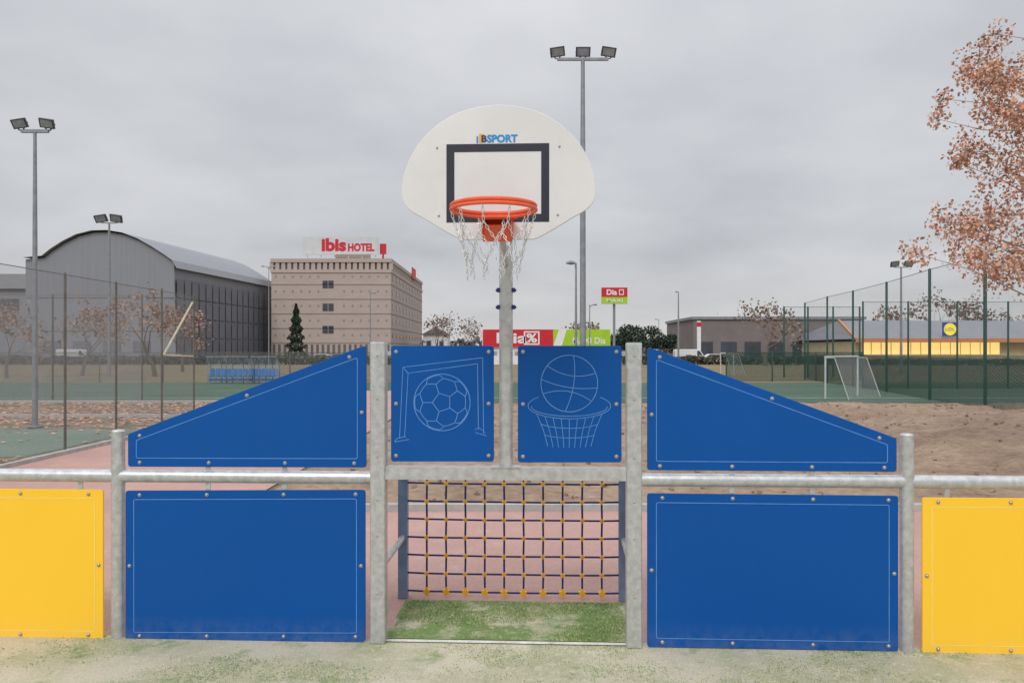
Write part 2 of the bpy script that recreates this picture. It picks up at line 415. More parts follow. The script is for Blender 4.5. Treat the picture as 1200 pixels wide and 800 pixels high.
def yellow(label,rect,ua,ub,loc_x,endx):
    u0=WU(loc_x); X,Y=wl(u0,0); r=thing('barrier_section',label,'barrier',(X,Y,0),-TH)
    rail(r,WU(ua)-u0,WU(ub)-u0); a,b,c,d=rect
    panel(r,u0,[(a,b[0]),(c,b[1]),(c,d[1]),(a,d[0])],yel,yline,
       [(a+(c-a)*t,(b[0]*(1-t)+b[1]*t)+5) for t in (.06,.34,.66,.94)]+[(a+(c-a)*t,(d[0]*(1-t)+d[1]*t)-6) for t in (.06,.34,.66,.94)]+
       [(a+5,(b[0]+d[0])/2),(c-5,(b[1]+d[1])/2)])
    for t in (.2,.5,.9) if a<0 else (.1,.5,.8):
        x=a+(c-a)*t; u=WU(x)-u0; bracket(r,u,RAILZ-.04,u,WZ(x,b[0]*(1-t)+b[1]*t)-.03)
    post(r,WU(endx)-u0,1.475)
yellow('yellow barrier panel under a steel rail at the left edge',(-160,(570,573),123,(745,748)),-168,138,123,-168)
yellow('yellow barrier panel under a steel rail at the right edge',(1079,(582,584),1382,(764,770)),1063,1392,1079,1392)

u0=WU(593); X0,Y0=wl(u0,0)
goal=thing('sports_goal','small steel goal with rope net and two blue square panels above its crossbar','goal',(X0,Y0,0),-TH)
for xx,yt in ((444,401),(742.5,402)):
    mb=MB(); u=WU(xx)-u0; t=WZ(xx,yt)
    mb.prism(rounded([(u-.052,.0),(u+.052,.0),(u+.052,t),(u-.052,t)],.008,3),-.052,.052,0,.006)
    mb.box((u,0,t+.002),(.096,.096,.006))
    o=mb.build('post',galv,goal)
    for zz in (.35,.75,1.0,1.3,1.7,2.0): bolt(o,u,-.052,zz,.6)
UL=WU(444)-u0; UR=WU(742.5)-u0; CZ=1.186
mb=MB(); mb.box(((UL+UR)/2,0,CZ),(UR-UL-.106,.08,.088)); mb.build('crossbar',galv,goal)
BV=1.0; BL=UL-.012; BR=UR+.022; BZ=1.03
for u,uf in ((BL,UL),(BR,UR)):
    mb=MB(); mb.box((u,BV,(BZ+.03)/2),(.075,.075,BZ+.03)); mb.build('back_post',bluedark,goal)
    mb=MB(); mb.tube((uf,.05,.50),(u,BV-.035,.50),.024,12); mb.build('side_bar',galv,goal)
    mb=MB(); mb.tube((uf,.05,CZ-.02),(u,BV-.035,BZ),.024,12); mb.build('side_bar',galv,goal)
mb=MB(); mb.tube((BL+.035,BV,BZ),(BR-.035,BV,BZ),.022,12); mb.build('back_bar',galv,goal)
def soccer(mb,y):
    cx=WU(518.5)-u0; cz=WZ(518,471); R=33/168.
    mb.ribbon([(cx+R*math.cos(a),cz+R*math.sin(a)) for a in [2*PI*i/48 for i in range(48)]],.0052,y,1,True)
    ph=(1+5**.5)/2; V=[]
    for s1 in (1,-1):
        for s2 in (1,-1): V+= [(0,s1,s2*ph),(s1,s2*ph,0),(s2*ph,0,s1)]
    V=[Vector(v).normalized() for v in V]; el=min((V[0]-V[i]).length for i in range(1,12))
    q=V[0].rotation_difference(Vector((0,-1,0))); Rm=Matrix.Rotation(.3,3,'Y')
    V=[Rm@(q@v) for v in V]; T={}
    for i in range(12):
        for j in range(12):
            if i!=j and (V[i]-V[j]).length<el*1.05: T[(i,j)]=(V[i]*2+V[j]).normalized()
    segs=[]
    for (i,j),p in T.items():
        if i<j: segs.append((p,T[(j,i)]))
        for (a,k),p2 in T.items():
            if a==i and j<k and (V[j]-V[k]).length<el*1.05: segs.append((p,p2))
    for a,b in segs:
        pts=[(a.lerp(b,t/5)).normalized() for t in range(6)]
        if all(p.y<.12 for p in pts): mb.ribbon([(cx+R*.985*p.x,cz+R*.985*p.z) for p in pts],LW,y,1)
    L=lambda pl,w=LW: mb.ribbon([(WU(a)-u0,WZ(a,b)) for a,b in pl],w,y,1)
    L([(469,513),(473,430),(566,419)]); L([(475,511),(479,437),(560,426)]); L([(566,419),(567,508)]); L([(560,426),(561,503)])
    L([(463,517),(466,513),(475,511),(481,514),(463,517)]); L([(557,503),(561,500),(567,504),(571,510),(557,506)])
    L([(473,430),(479,437)])
def basket(mb,y):
    cx=WU(667)-u0; cz=WZ(667,449); R=33/169.; s=1/169.
    C_=lambda X,Z,rx,rz,a0,a1,n=40: [(X+rx*math.cos(a0+(a1-a0)*i/n),Z+rz*math.sin(a0+(a1-a0)*i/n)) for i in range(n+1)]
    mb.ribbon(C_(cx,cz,R,R,0,2*PI)[:-1],.0052,y,1,True)
    def rot(pl,a=.12): return [(cx+(p[0]-cx)*math.cos(a)-(p[1]-cz)*math.sin(a),cz+(p[0]-cx)*math.sin(a)+(p[1]-cz)*math.cos(a)) for p in pl]
    def bow(b,n=12): return [((-R+2*R*i/n),b*R*(1-((-1+2*i/n))**2)) for i in range(n+1)]
    mb.ribbon(rot([(cx+p[0],cz-p[1]) for p in bow(.14)],-.15),LW,y,1)
    mb.ribbon(rot([(cx+p[1],cz+p[0]) for p in bow(.16)],-.15),LW,y,1)
    for sg in (1,-1):
        pts=[]
        for i in range(15):
            t=-1+2*i/14; pts.append((cx+R*.86*t,cz+sg*R*(.5-.22*(1-t*t))))
        mb.ribbon(rot(pts,-.15),LW,y,1)
    rz=WZ(667,475)
    mb.ribbon(C_(cx,rz,48*s,15*s,PI*.77,PI*2.23),LW,y,1)
    mb.ribbon(C_(cx,rz-1*s,44*s,11*s,PI*.98,PI*2.02),LW,y,1)
    n=8
    tp=[(cx-38*s+76*s*i/n,rz-15*s*math.sqrt(max(0,1-((-38+76*i/n)/48)**2))) for i in range(n+1)]
    bt=[(cx-25*s+50*s*i/n,WZ(667,520)-4*s*math.sqrt(max(0,1-((-25+50*i/n)/30)**2))) for i in range(n+1)]
    for i in range(n+1):
        a,b=tp[i],bt[i]
        mb.ribbon([a,((a[0]*.40+b[0]*.60),(a[1]+b[1])/2),b],.004,y,1)
    for t in (.33,.66):
        row=[]
        for i in range(n+1):
            a,b=tp[i],bt[i]; w=t+.2*t*(1-t)*2
            row.append((a[0]*(1-w)+b[0]*w,a[1]*(1-t)+b[1]*t))
        mb.ribbon(row,.004,y,1)
for (a,b,c,d),fx in (((459,405,579,540),soccer),((607,405,728,541),basket)):
    panel(goal,u0,[(a,b),(c,b),(c,d),(a,d)],blue,bline,[(a+6,b+7),(c-6,b+7),(a+6,d-7),(c-6,d-7),(a+6,(b+d)/2),(c-6,(b+d)/2)],0,fx)
    for xx in (a,c):
        for yy in (b+9,d-9):
            w=5 if xx in (459,728) else 4
            sgn=-1 if xx==a else 1
            ue=WU(xx+sgn*w)-u0; ui=WU(xx-sgn*10)-u0
            bracket(goal,min(ue,ui),WZ(xx,yy),max(ue,ui),WZ(xx,yy),.03)
NV=BV-.01; nl=-.707; nr=.728; cols=10; rows=7
zs=[.058+ .148*j for j in range(rows)]
xs=[nl+(nr-nl)*i/(cols-1) for i in range(cols)]
net=MB()
def jx(i,j): return xs[i]+.0018*math.sin(i*7.1+j*3.3)
def jz(i,j): return zs[j]-.003*math.sin(PI*i/(cols-1))-.0012*math.sin(i*5.3+j*9)
for i in range(cols):
    net.path([(jx(i,j),NV,jz(i,j)) for j in range(rows)]+[(xs[i],NV,BZ)],.0082,7)
for j in range(rows):
    net.path([(BL+.035,BV,jz(0,j))]+[(jx(i,j),NV-.008,jz(i,j)) for i in range(cols)]+[(BR-.035,BV,jz(cols-1,j))],.0078,7)
netob=net.build('goal_net',rope,goal)
cm=MB(); cm.box((0,0,0),(.036,.028,.015)); cm.box((0,0,0),(.015,.029,.036)); cm.path([(0,-.018,0),(0,.018,0)],.0115,8)
_c=cm.build('net_connector',conn); CN=_c.data; bpy.data.objects.remove(_c)
for i in range(cols):
    for j in range(rows):
        o=bpy.data.objects.new('net_connector',CN); C.objects.link(o); o.parent=netob; o.location=(jx(i,j),NV-.004,jz(i,j)); o.rotation_euler=(0,random.uniform(-.1,.1),0)
        if j==0: o.scale=(1.5,1,1.9)

# ------------------------------------------------------------------ basketball hoop
hoop=thing('basketball_hoop','basketball hoop with white fan shaped backboard on a steel pole above the goal','basketball hoop',(X0,Y0,0),-TH)
BD=.86
mb=MB(); pr=.047
mb.path([(0,0,CZ+.046),(0,0,2.75),(0,-.03,2.92),(0,-.12,3.04),(0,-.25,3.08),(0,-BD+.05,3.08)],pr,18)
pole=mb.build('pole',galv,hoop)
mb=MB(); mb.box((0,-.0,CZ+.0465),(.2,.11,.005)); mb.build('base_plate',galv,hoop)
mb=MB()
for z in (2.455,2.337):
    mb.path([(-.072,0,z),(.072,0,z)],.009,8)
    for sg in (-1,1): mb.box((sg*.054,-.01,z),(.018,.03,.030))
mb.build('clamp_bolt',navy,pole)
mb=MB(); mb.path([(0,-.02,2.62),(0,-BD+.06,2.88)],.02,10); mb.path([(-.2,-BD+.04,3.08),(.2,-BD+.04,3.08)],.02,4); mb.path([(-.15,-BD+.04,2.83),(.15,-BD+.04,2.83)],.02,4); mb.build('support_arm',galv,hoop)
half=[(0,122),(25,124.5),(50,132),(72,145),(90,162),(103,181),(111,201),(114,218),(113.5,230),(110,239),(102,247),(88,255),(68,267),(52,276),(44,279.5),(36,280.5),(0,280.5)]
def cr(p,seg=4):
    out=[]
    for i in range(len(p)-1):
        a=p[max(i-1,0)];b=p[i];c=p[i+1];d=p[min(i+2,len(p)-1)]
        for k in range(seg):
            t=k/seg
            out.append(tuple(.5*((2*b[q])+(-a[q]+c[q])*t+(2*a[q]-5*b[q]+4*c[q]-d[q])*t*t+(-a[q]+3*b[q]-3*c[q]+d[q])*t**3) for q in (0,1)))
    out.append(p[-1]); return out
hp=cr(half); BS=1/200.
bz=lambda y: CH+(HZ-y)*BS
right=[(a*BS,bz(b)) for a,b in hp]
poly=right+[(-a,b) for a,b in right[::-1][1:-1]]
mb=MB(); mb.prism(poly,-BD,-BD+.02,0,.003)
yy=-BD-.0015
def frame(mb,x0,x1,z0,z1,w,y,mi):
    mb.face([(x0,y,z0),(x1,y,z0),(x1,y,z0+w),(x0,y,z0+w)],mi); mb.face([(x0,y,z1-w),(x1,y,z1-w),(x1,y,z1),(x0,y,z1)],mi)
    mb.face([(x0,y,z0+w),(x0+w,y,z0+w),(x0+w,y,z1-w),(x0,y,z1-w)],mi); mb.face([(x1-w,y,z0+w),(x1,y,z0+w),(x1,y,z1-w),(x1-w,y,z1-w)],mi)
frame(mb,-61*BS,60*BS,bz(260),bz(168),.047,yy,1)
put_text(mb,'SPORT',.05,(5*BS,yy,bz(162)),2,.0022,fit=(36*BS,9.5*BS))
put_text(mb,'B',.05,(-18.5*BS,yy,bz(161.5)),3,.002,fit=(8*BS,10.5*BS))
put_text(mb,'B',.05,(-16.4*BS,yy-.001,bz(162)),4,.002,fit=(6.5*BS,8.5*BS))
mb.box((-24.5*BS,yy,bz(163)),(1.8*BS,.001,8*BS),2)
bb=mb.build('backboard',[boardm,blackm,logo_blue,logo_yel,navy],hoop)
for bx_,by_ in ((-72,172),(72,172),(-70,252),(70,252)): bolt(bb,bx_*BS,-BD,bz(by_),.55)
RZ=2.815; RC=-BD-.16-.225; RR=.225
mb=MB()
ring=[(RR*math.cos(a),RC+RR*math.sin(a)) for a in [2*PI*i/48 for i in range(48)]]
mb.path([(x,y,RZ) for x,y in ring],.0115,10,0,closed=True)
mb.path([(x*1.015,RC+(y-RC)*1.015,RZ-.021) for x,y in ring],.0105,10,0,closed=True)
mb.box((0,-BD-.01,RZ-.057),(.18,.016,.135)); mb.box((0,-BD-.10,RZ-.02),(.17,.18,.014)); mb.box((0,-BD-.075,RZ-.10),(.17,.12,.008),0,Matrix.Rotation(-.75,3,'X'))
for s in (-1,1):
    mb.prism([(s*.080,RZ-.115),(s*.086,RZ-.115),(s*.086,RZ),(s*.080,RZ)],-BD-.14,-BD-.01)
    mb.path([(s*.086,-BD-.02,RZ-.015),(s*.14,-BD-.19,RZ-.012)],.008,6)
rim=mb.build('rim',orange,hoop)
def chain(mb,pts,link=.027,w=.0070,r=.0020,sag=0):
    pts=[Vector(p) for p in pts]; k=0
    for a,b in zip(pts[:-1],pts[1:]):
        L=(b-a).length; n=max(1,round(L/(link*.78)))
        d=(b-a).normalized(); s1=d.cross(Vector((.3,.9,.1))).normalized(); s2=d.cross(s1)
        for i in range(n):
            c=a.lerp(b,(i+.5)/n)-Vector((0,0,sag*4*((i+.5)/n)*(1-(i+.5)/n))); s=s1 if k%2 else s2; k+=1
            lp=[]
            for q in range(8):
                t=2*PI*q/8; lp.append(c+d*(math.cos(t)*link*.5)+s*(math.sin(t)*w))
            mb.path(lp,r,4,0,closed=True)
mb=MB(); N=10
def rp(k,off,rad,z): a=2*PI*(k+off)/N+.13; return Vector((rad*math.cos(a),RC+rad*math.sin(a),z))
for k in range(N):
    A=rp(k,0,.230,RZ-.025); A2=rp(k,0,.205,RZ-.11); B1=rp(k,.5,.175,RZ-.20); B0=rp(k,-.5,.175,RZ-.20); Cc=rp(k,0,.145,RZ-.30)
    chain(mb,[A,A2]); chain(mb,[A2,B1],sag=.006); chain(mb,[A2,B0],sag=.006); chain(mb,[B1,Cc],sag=.006); chain(mb,[B1,rp(k+1,0,.145,RZ-.30)],sag=.006)
    chain(mb,[Cc,rp(k,0,.14+.01*math.sin(k*5),RZ-.355-.05*abs(math.sin(k*2.3)))])
mb.build('chain_net',chain_m,rim)

# ------------------------------------------------------------------ masts and lamps
def floodmast(label,D,xp,ytop,n,r0,r1,armpx,headpx=16,tilt=.15):
    s=D/F; X=(xp-600)*s; r=thing('floodlight_mast',label,'floodlight',(X,D,0),0)
    H=CH+(HZ-ytop)*s
    mb=MB(); mb.path([(0,0,-.05),(0,0,H*.33),(0,0,H*.66),(0,0,H)],[r0,r0*.85,(r0+r1)/2,r1],12); mb.box((0,0,.02),(r0*4,r0*4,.04)); mb.build('pole',galv_d,r)
    h=armpx*s; mb=MB(); mb.box((0,0,H-.02),(2*h,.08,.08)); mb.build('crossarm',galv_d,r)
    w=headpx*s
    for i in range(n):
        x=-h+2*h*i/(n-1); sg=-1 if x<-.01 else (1 if x>.01 else 0)
        f=MB(); R=Matrix.Rotation(sg*tilt,3,'Y')@Matrix.Rotation(.55,3,'X')
        c=Vector((x,-.06,H+.30*w+.06))
        fr=[(-.5,-.32),(.5,-.32),(.5,.32),(-.5,.32)]
        b=len(f.v)
        for q in fr: f.v.append(c+R@Vector((q[0]*w,-.14*w,q[1]*w)))
        for q in fr: f.v.append(c+R@Vector((q[0]*w,.02*w,q[1]*w)))
        for q in fr: f.v.append(c+R@Vector((q[0]*w*.55,.3*w,q[1]*w*.6)))
        f.f+= [[b,b+1,b+2,b+3],[b+11,b+10,b+9,b+8]]; f.m+=[0,0]
        for L in (0,4):
            for k in range(4): f.f.append([b+L+k,b+L+(k+1)%4,b+L+4+(k+1)%4,b+L+4+k]); f.m.append(0)
        f.path([c+R@Vector((-.5*w,.05*w,0)),Vector((x-.1*w,0,H)),Vector((x+.1*w,0,H)),c+R@Vector((.5*w,.05*w,0))],.02,5)
        fo=f.build('floodlight',dark,r)
        g=MB(); g.face([c+R@Vector((q[0]*w*.8,-.145*w,q[1]*w*.78)) for q in fr]); g.build('lens',lens,fo)
    return r
floodmast('tall floodlight mast with three lamps rising behind the basketball backboard',25,683,69,3,.11,.06,30,17)
floodmast('floodlight mast with two lamps standing at the far left',21,41,153,2,.075,.04,16,17)
floodmast('distant floodlight mast with twin lamps in front of the arched hall',60,128,261,2,.13,.07,9,14)
floodmast('distant floodlight mast with twin lamps above the far right fence',70,1056,313,2,.12,.07,8,10)
def streetlamp(label,D,xp,ytop,arms=(-1,),arm=1.3,r=.09):
    s=D/F; X=(xp-600)*s; t=thing('street_lamp',label,'street lamp',(X,D,0)); H=CH+(HZ-ytop)*s
    mb=MB(); mb.path([(0,0,-.05),(0,0,H*.5),(0,0,H)],[r,r*.8,r*.5],8); mb.build('pole',galv_d,t)
    for a in arms:
        m=MB(); m.path([(0,0,H-.3),(a*arm*.5,0,H-.05),(a*arm,0,H)],.05,6); ao=m.build('arm',galv_d,t)
        m=MB(); m.path([(a*arm,0,H),(a*(arm+.2),0,H+.02),(a*(arm+.45),0,H)],[.06,.12,.05],8); m.build('lamp_head',galv_d,ao)
streetlamp('double armed street lamp left of the beige hotel',110,315,312,(-1,1),.6)
streetlamp('street lamp with single arm in front of the hotel corner',100,434,343,(1,),.3)
streetlamp('street lamp beside the low wall of the right hand car park',120,795,342,(-1,),.1,.16)
streetlamp('slim lamp post just left of the tall floodlight mast',40,675,308,(-1,),.05,.08)
streetlamp('short street lamp right of the tall floodlight mast',90,691,357,(1,),.4)
streetlamp('faint street lamp between the pole sign and the warehouse',170,772,374,(-1,),.4,.1)

# ------------------------------------------------------------------ fences
def meshsheet(parent,a,b,z0,z1,m,name='mesh_panel'):
    L=(Vector(b)-Vector(a)).length
    me=bpy.data.meshes.new(name); me.from_pydata([(a[0],a[1],z0),(b[0],b[1],z0),(b[0],b[1],z1),(a[0],a[1],z1)],[],[(0,1,2,3)])
    uv=me.uv_layers.new(name='UVMap')
    for i,c in enumerate(((0,z0),(L,z0),(L,z1),(0,z1))): uv.data[i].uv=c
    me.materials.append(m); o=bpy.data.objects.new(name,me); C.objects.link(o); o.parent=parent; return o
def fence(label,pts,h,pm,mm,r=.035,z0=.02,rails=(1,),low=None,railr=.45):
    o0=Vector((pts[0][0],pts[0][1],0)); f=thing('fence',label,'fence',o0)
    L=[(p[0]-o0.x,p[1]-o0.y) for p in pts]
    for p in L:
        m=MB(); m.path([(p[0],p[1],-.1),(p[0],p[1],h-.02),(p[0],p[1],h+.03)],[r,r,r*.5],8); m.build('post',pm,f)
    for a,b in zip(L[:-1],L[1:]):
        meshsheet(f,a,b,z0,h,mm)
        if low: meshsheet(f,(a[0],a[1]+.04),(b[0],b[1]+.04),z0,low[0],low[1])
        for t in rails:
            m=MB(); m.tube((a[0],a[1],h*t-.02),(b[0],b[1],h*t-.02),r*railr,6); m.build('rail',pm,f)
    return f
lf=fence('tall grey mesh fence on weathered posts beside the pink path on the left',[(-9.15,12.8),(-9.15,16.3),(-9.15,18.4),(-9.15,20.8),(-9.15,22.9)],3.6,greypost,linkmesh,.028,railr=.25)
m=MB(); m.tube((0,10.0,3.4),(0,8.1,1.9),.03,8); m.tube((0,10.05,1.86),(0,8.1,1.9),.02,8); m.build('brace',mat('pale_brace',(.55,.5,.35,1),None,3,.6),lf)
fence('long low mesh fence at the far side of the green court',[(x,50.2) for x in range(-50,-5,4)],1.9,greypost,linkfar,.04)
fence('grey mesh ball fence across the leafy strip at the far left',[(x,31.2) for x in (-30,-26,-22,-18,-14.5)],4.2,greypost,linkmesh,.035,railr=.25)
tp=[(15.4,21.5),(16.4,27.6),(17.1,32.6),(18.3,38.9),(19.1,44.6),(19.6,49.5),(20.6,56)]
fence('tall green post fence running away on the right beside the dirt',tp,5.35,fencepost,greenlight,.06,rails=(1,),low=(1.75,greenmesh),railr=.22)
fence('tall green fence crossing behind the white goal on the right',[(18.6,42.2),(21.0,42.2),(23.6,42.2),(26.3,42.2),(29.2,42.2)],4.6,fencepost,greenlight,.05,low=(1.75,greenmesh),railr=.22)
fence('low dense green fence along the back of the right court',[(14,52),(17,52),(20,52.4),(23,52.4)],1.9,fencepost,greenmesh,.05)
fence('tall green fence with closely spaced posts near the bare tree',[(20.5,60),(22.3,60),(24.2,60),(26.2,60)],5.3,fencepost,greenlight,.07,railr=.22)

goalw=mat('goal_paint',(.55,.56,.57,1),(.45,.46,.47,1),3,.5)
def backgoal(label,X,Y,rz,w,h,d):
    g=thing('football_goal',label,'goal',(X,Y,0),rz)
    for s in (-1,1):
        m=MB(); m.tube((s*w/2,0,0),(s*w/2,0,h-.04),.04,8); m.build('post',goalw,g)
        m=MB(); m.path([(s*w/2,0,h-.04),(s*w/2,d*.4,h-.04),(s*w/2,d,0)],.018,6); m.build('stanchion',goalw,g)
    m=MB(); m.tube((-w/2-.04,0,h),(w/2+.04,0,h),.04,8); m.build('crossbar',goalw,g)
    me=bpy.data.meshes.new('net'); v=[(-w/2,d*.4,h-.04),(w/2,d*.4,h-.04),(w/2,d,0),(-w/2,d,0)]; me.from_pydata(v,[],[(0,1,2,3)])
    uv=me.uv_layers.new(name='UVMap')
    for i,c in enumerate(((0,0),(w,0),(w,h),(0,h))): uv.data[i].uv=c
    me.materials.append(goalnet); o=bpy.data.objects.new('net',me); C.objects.link(o); o.parent=g
backgoal('white football goal beside the tall green fence on the right',14.3,34.5,-math.radians(138),3,1.75,1.0)
backgoal('small white football goal far away in front of the warehouse',17.3,64,-math.radians(130),2.4,1.8,1.0)

def dugout(X,Y,w,label):
    t=thing('dugout_bench',label,'bench shelter',(X,Y,0))
    m=MB(); prof=[(0.6,0.0),(.62,.6),(.55,1.15),(.3,1.5),(-.15,1.62)]
    for a,b in zip(prof[:-1],prof[1:]): m.face([(-w/2,a[0],a[1]),(w/2,a[0],a[1]),(w/2,b[0],b[1]),(-w/2,b[0],b[1])])
    for s in (-1,1): m.face([(s*w/2,p[0],p[1]) for p in prof]+[(s*w/2,-.15,.4),(s*w/2,0,0)])
    m.build('canopy',clear,t)
    m=MB(); n=5
    for i in range(n):
        x=-w/2+w*i/(n-1); m.path([(x,p[0],p[1]) for p in prof],.025,6)
    m.path([(-w/2,-.15,1.62),(w/2,-.15,1.62)],.025,6); m.build('frame',galv_d,t)
    for i in range(8):
        x=-w/2+w*(i+.5)/8; m=MB(); m.box((x,.2,.42),(w/8*.7,.4,.05)); m.box((x,.4,.66),(w/8*.7,.05,.45),0,Matrix.Rotation(-.15,3,'X')); m.build('seat',dugout_blue,t)
    m=MB(); m.box((0,.2,.2),(w*.96,.06,.12)); m.build('seat_beam',dugout_blue,t)
dugout((281-600)/F*50.6-.1,50.6-1.6,2.7,'blue seated dugout shelter with clear canopy, left one of the pair')
dugout((320-600)/F*50.6-.15,50.6-1.6,1.7,'short blue dugout shelter with clear canopy, right one of the pair')

# ------------------------------------------------------------------ buildings
hall=thing('sports_hall','large grey sports hall with arched roof and grey glazed side','sports hall',(-62,120,0))
def hp_(x,y): return Vector(((x-600)/F*120+62, 0, CH+(HZ-y)/F*120))
arc=[(52,302),(62,294),(76,285),(92,277),(110,272.5),(128,272),(146,275),(164,282),(180,291),(194,300),(204,307)]
fr=[hp_(30,430),hp_(30,304)]+[hp_(*a) for a in arc]+[hp_(206,430)]
for v in (fr[0],fr[-1]): v.z=0
dx=3.5; dep=37
m=MB(); m.face(fr); m.face([v+Vector((dx,dep,0)) for v in fr][::-1])
m.face([fr[0],fr[1],fr[1]+Vector((dx,dep,0)),fr[0]+Vector((dx,dep,0))]); m.face([fr[-1],fr[-2],fr[-2]+Vector((dx,dep,0)),fr[-1]+Vector((dx,dep,0))])
for z in (5,10): m.box((fr[0].lerp(fr[-1],.5).x,-.06,z),(fr[-1].x-fr[0].x,.1,.12))
m.build('wall',hallgrey,hall,recalc=False)
m=MB(); ov=Vector((-.1,-.6,.25)); oe=Vector((dx,dep,.25)); rf=fr[1:-1]
for a,b in zip(rf[:-1],rf[1:]): m.face([a+ov,b+ov,b+oe,a+oe])
e=rf[-1]; m.face([e+ov,e+ov+Vector((.7,0,-1.2)),e+oe+Vector((.7,0,-1.2)),e+oe])
m.build('roof',hallroof,hall,recalc=False,sharp=60)
sx0=fr[-1].x
for i in range(16):
    t0=(i+.06)/16; t1=(i+.94)/16
    for zz in ((1,3.8),(4.0,6.8),(7.0,9.8),(10,12.8)):
        m=MB(); a=Vector((sx0+dx*t0+.12,dep*t0,0)); b=Vector((sx0+dx*t1+.12,dep*t1,0))
        m.face([a+Vector((0,0,zz[0])),b+Vector((0,0,zz[0])),b+Vector((0,0,zz[1])),a+Vector((0,0,zz[1]))]); m.build('window',hallglass,hall)
for i in range(4):
    m=MB(); m.box((fr[0].x+4+4.5*i,-.06,2.6),(2.6,.1,1.6)); m.build('window',hallglass,hall)
an=thing('annex_building','low grey building with pale roof band at the far left edge','building',(-92,130,0))
m=MB(); m.box((0,8,6),(26,16,12)); m.build('wall',hallgrey,an); m=MB(); m.box((0,7.9,13.2),(27,17,2.4)); m.build('roof',hallroof,an)
for i in range(6): m=MB(); m.box((-10+4*i,-.06,9.5),(3,.1,1.8)); m.build('window',glass,an)
hx0=(318-600)/F*150; hx1=(458-600)/F*150; HH=CH+(HZ-303)/F*150
hotel=thing('hotel_building','beige five storey hotel with white roof sign and red lettering','hotel',((hx0+hx1)/2,150,0))
W=hx1-hx0; m=MB(); m.box((0,26,(HH-2.6)/2+.0),(W,52,HH-2.6))
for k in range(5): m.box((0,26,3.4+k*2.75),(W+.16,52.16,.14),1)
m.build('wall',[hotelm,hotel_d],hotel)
m=MB(); m.box((0,26,HH-.35),(W+.3,52.3,.7)); m.box((0,26,HH-2.35),(W+.3,52.3,.6)); n=20
for i in range(n+1): m.box((-W/2+W*i/n,.2,HH-1.38),(.72,.4,1.34))
for i in range(41): m.box((W/2-.2,.6+51*i/40,HH-1.38),(.4,.72,1.34))
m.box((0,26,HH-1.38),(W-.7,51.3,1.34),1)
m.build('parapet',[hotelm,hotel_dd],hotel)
for zc in (14.0,9.7,5.5):
    X=(384.5-600)/F*150-(hx0+hx1)/2
    for q in (-.55,.55): m=MB(); m.box((X+q,-.03,zc+.4),(.95,.1,1.4)); m.build('window',glass,hotel)
for k in range(5):
    for i in range(14):
        if 6<=i<=7 : continue
        m=MB(); m.box((-W/2+W*(i+.5)/14,-.03,4.9+k*2.75),(.26,.1,.36)); m.build('vent',hotel_d,hotel)
for i in range(22):
    m=MB(); m.box((-W/2+W*(i+.5)/22,-.04,1.8),(.45,.1,2.6)); m.build('window',hotelglass,hotel)
for k in range(5):
    for i in range(10):
        m=MB(); m.box((W/2+.02,2.6+48*(i)/9.5,4.4+k*2.75+.4),(.1,1.4,.95)); m.build('window',hotelglass,hotel)
m=MB(); zx=lambda x:(x-600)/F*152-(hx0+hx1)/2; zzz=lambda y:CH+(HZ-y)/F*152
m.box(((zx(355)+zx(443))/2,2,(zzz(298)+zzz(278))/2),(zx(443)-zx(355),.4,zzz(278)-zzz(298)))
for i in range(6): m.box((zx(360+i*16),2.3,HH+.3),(.15,.15,1.2))
sg=m.build('roof_sign',offwhite,hotel)
m=MB(); put_text(m,'ibis',3,(zx(391.5),1.78,zzz(287)),0,.14,fit=(zx(406)-zx(377),zzz(279.5)-zzz(295))); put_text(m,'HOTEL',2,(zx(423.5),1.78,zzz(290)),0,.10,fit=(zx(439.5)-zx(408.5),zzz(285)-zzz(294.5))); m.build('lettering',red,sg)
m=MB(); m.box((zx(448),3,zzz(291)),(1.2,.3,2.0)); m.box((zx(446),5,zzz(300)),(.3,.3,2)); m.build('side_sign',red,hotel)
m=MB(); m.box((W/2+.25,33,HH+.3),(.2,6.5,2.4)); m.build('side_sign',red,hotel)
m=MB(); m.box((2.6,8,HH+1.1),(6,5,2.4)); m.path([(4,8,HH+2),(4,8,HH+5)],.06,5); m.path([(5,9,HH+2),(5,9,HH+4.4)],.06,5); m.build('roof_plant_room',hotelm,hotel)
sd=112.; sx=lambda x:(x-600)/F*sd; sz=lambda y:CH+(HZ-y)/F*sd
shop=thing('supermarket','low supermarket with long red and lime green sign band','supermarket',(sx(640),sd,0))
c0=sx(640); m=MB(); m.box((0,8,sz(388)/2),(sx(716)-sx(566),16,sz(388))); m.build('wall',white,shop)
m=MB(); m.box(((sx(566)+sx(648))/2-c0,-.2,(sz(386)+sz(406))/2),(sx(648)-sx(566),.4,sz(386)-sz(406)))
bd=m.build('sign_band',red,shop)
m=MB(); put_text(m,'Dia',2,(sx(600)-c0,-.43,sz(396)),0,.05,fit=(4.3,1.5)); put_text(m,'%',2,(sx(623)-c0,-.44,sz(396)),1,.06,fit=(1.5,1.3)); frame(m,sx(623)-c0-1.1,sx(623)-c0+1.1,sz(396)-.95,sz(396)+.95,.2,-.43,0)
m.build('lettering',[white,white],bd,recalc=False)
m=MB(); m.box(((sx(648)+sx(715))/2-c0,-.2,(sz(386)+sz(406))/2),(sx(715)-sx(648)-.02,.38,sz(386)-sz(406)))
bd=m.build('sign_band',lime,shop)
m=MB(); m.face([(sx(648)-c0,-.42,sz(406)),(sx(658)-c0,-.42,sz(406)),(sx(664)-c0,-.42,sz(386)),(sx(655)-c0,-.42,sz(386))]); put_text(m,'MAXI Dia',2,(sx(690)-c0,-.42,sz(399)),0,.03,fit=(4.6,.9)); m.build('lettering',[white],bd,recalc=False)
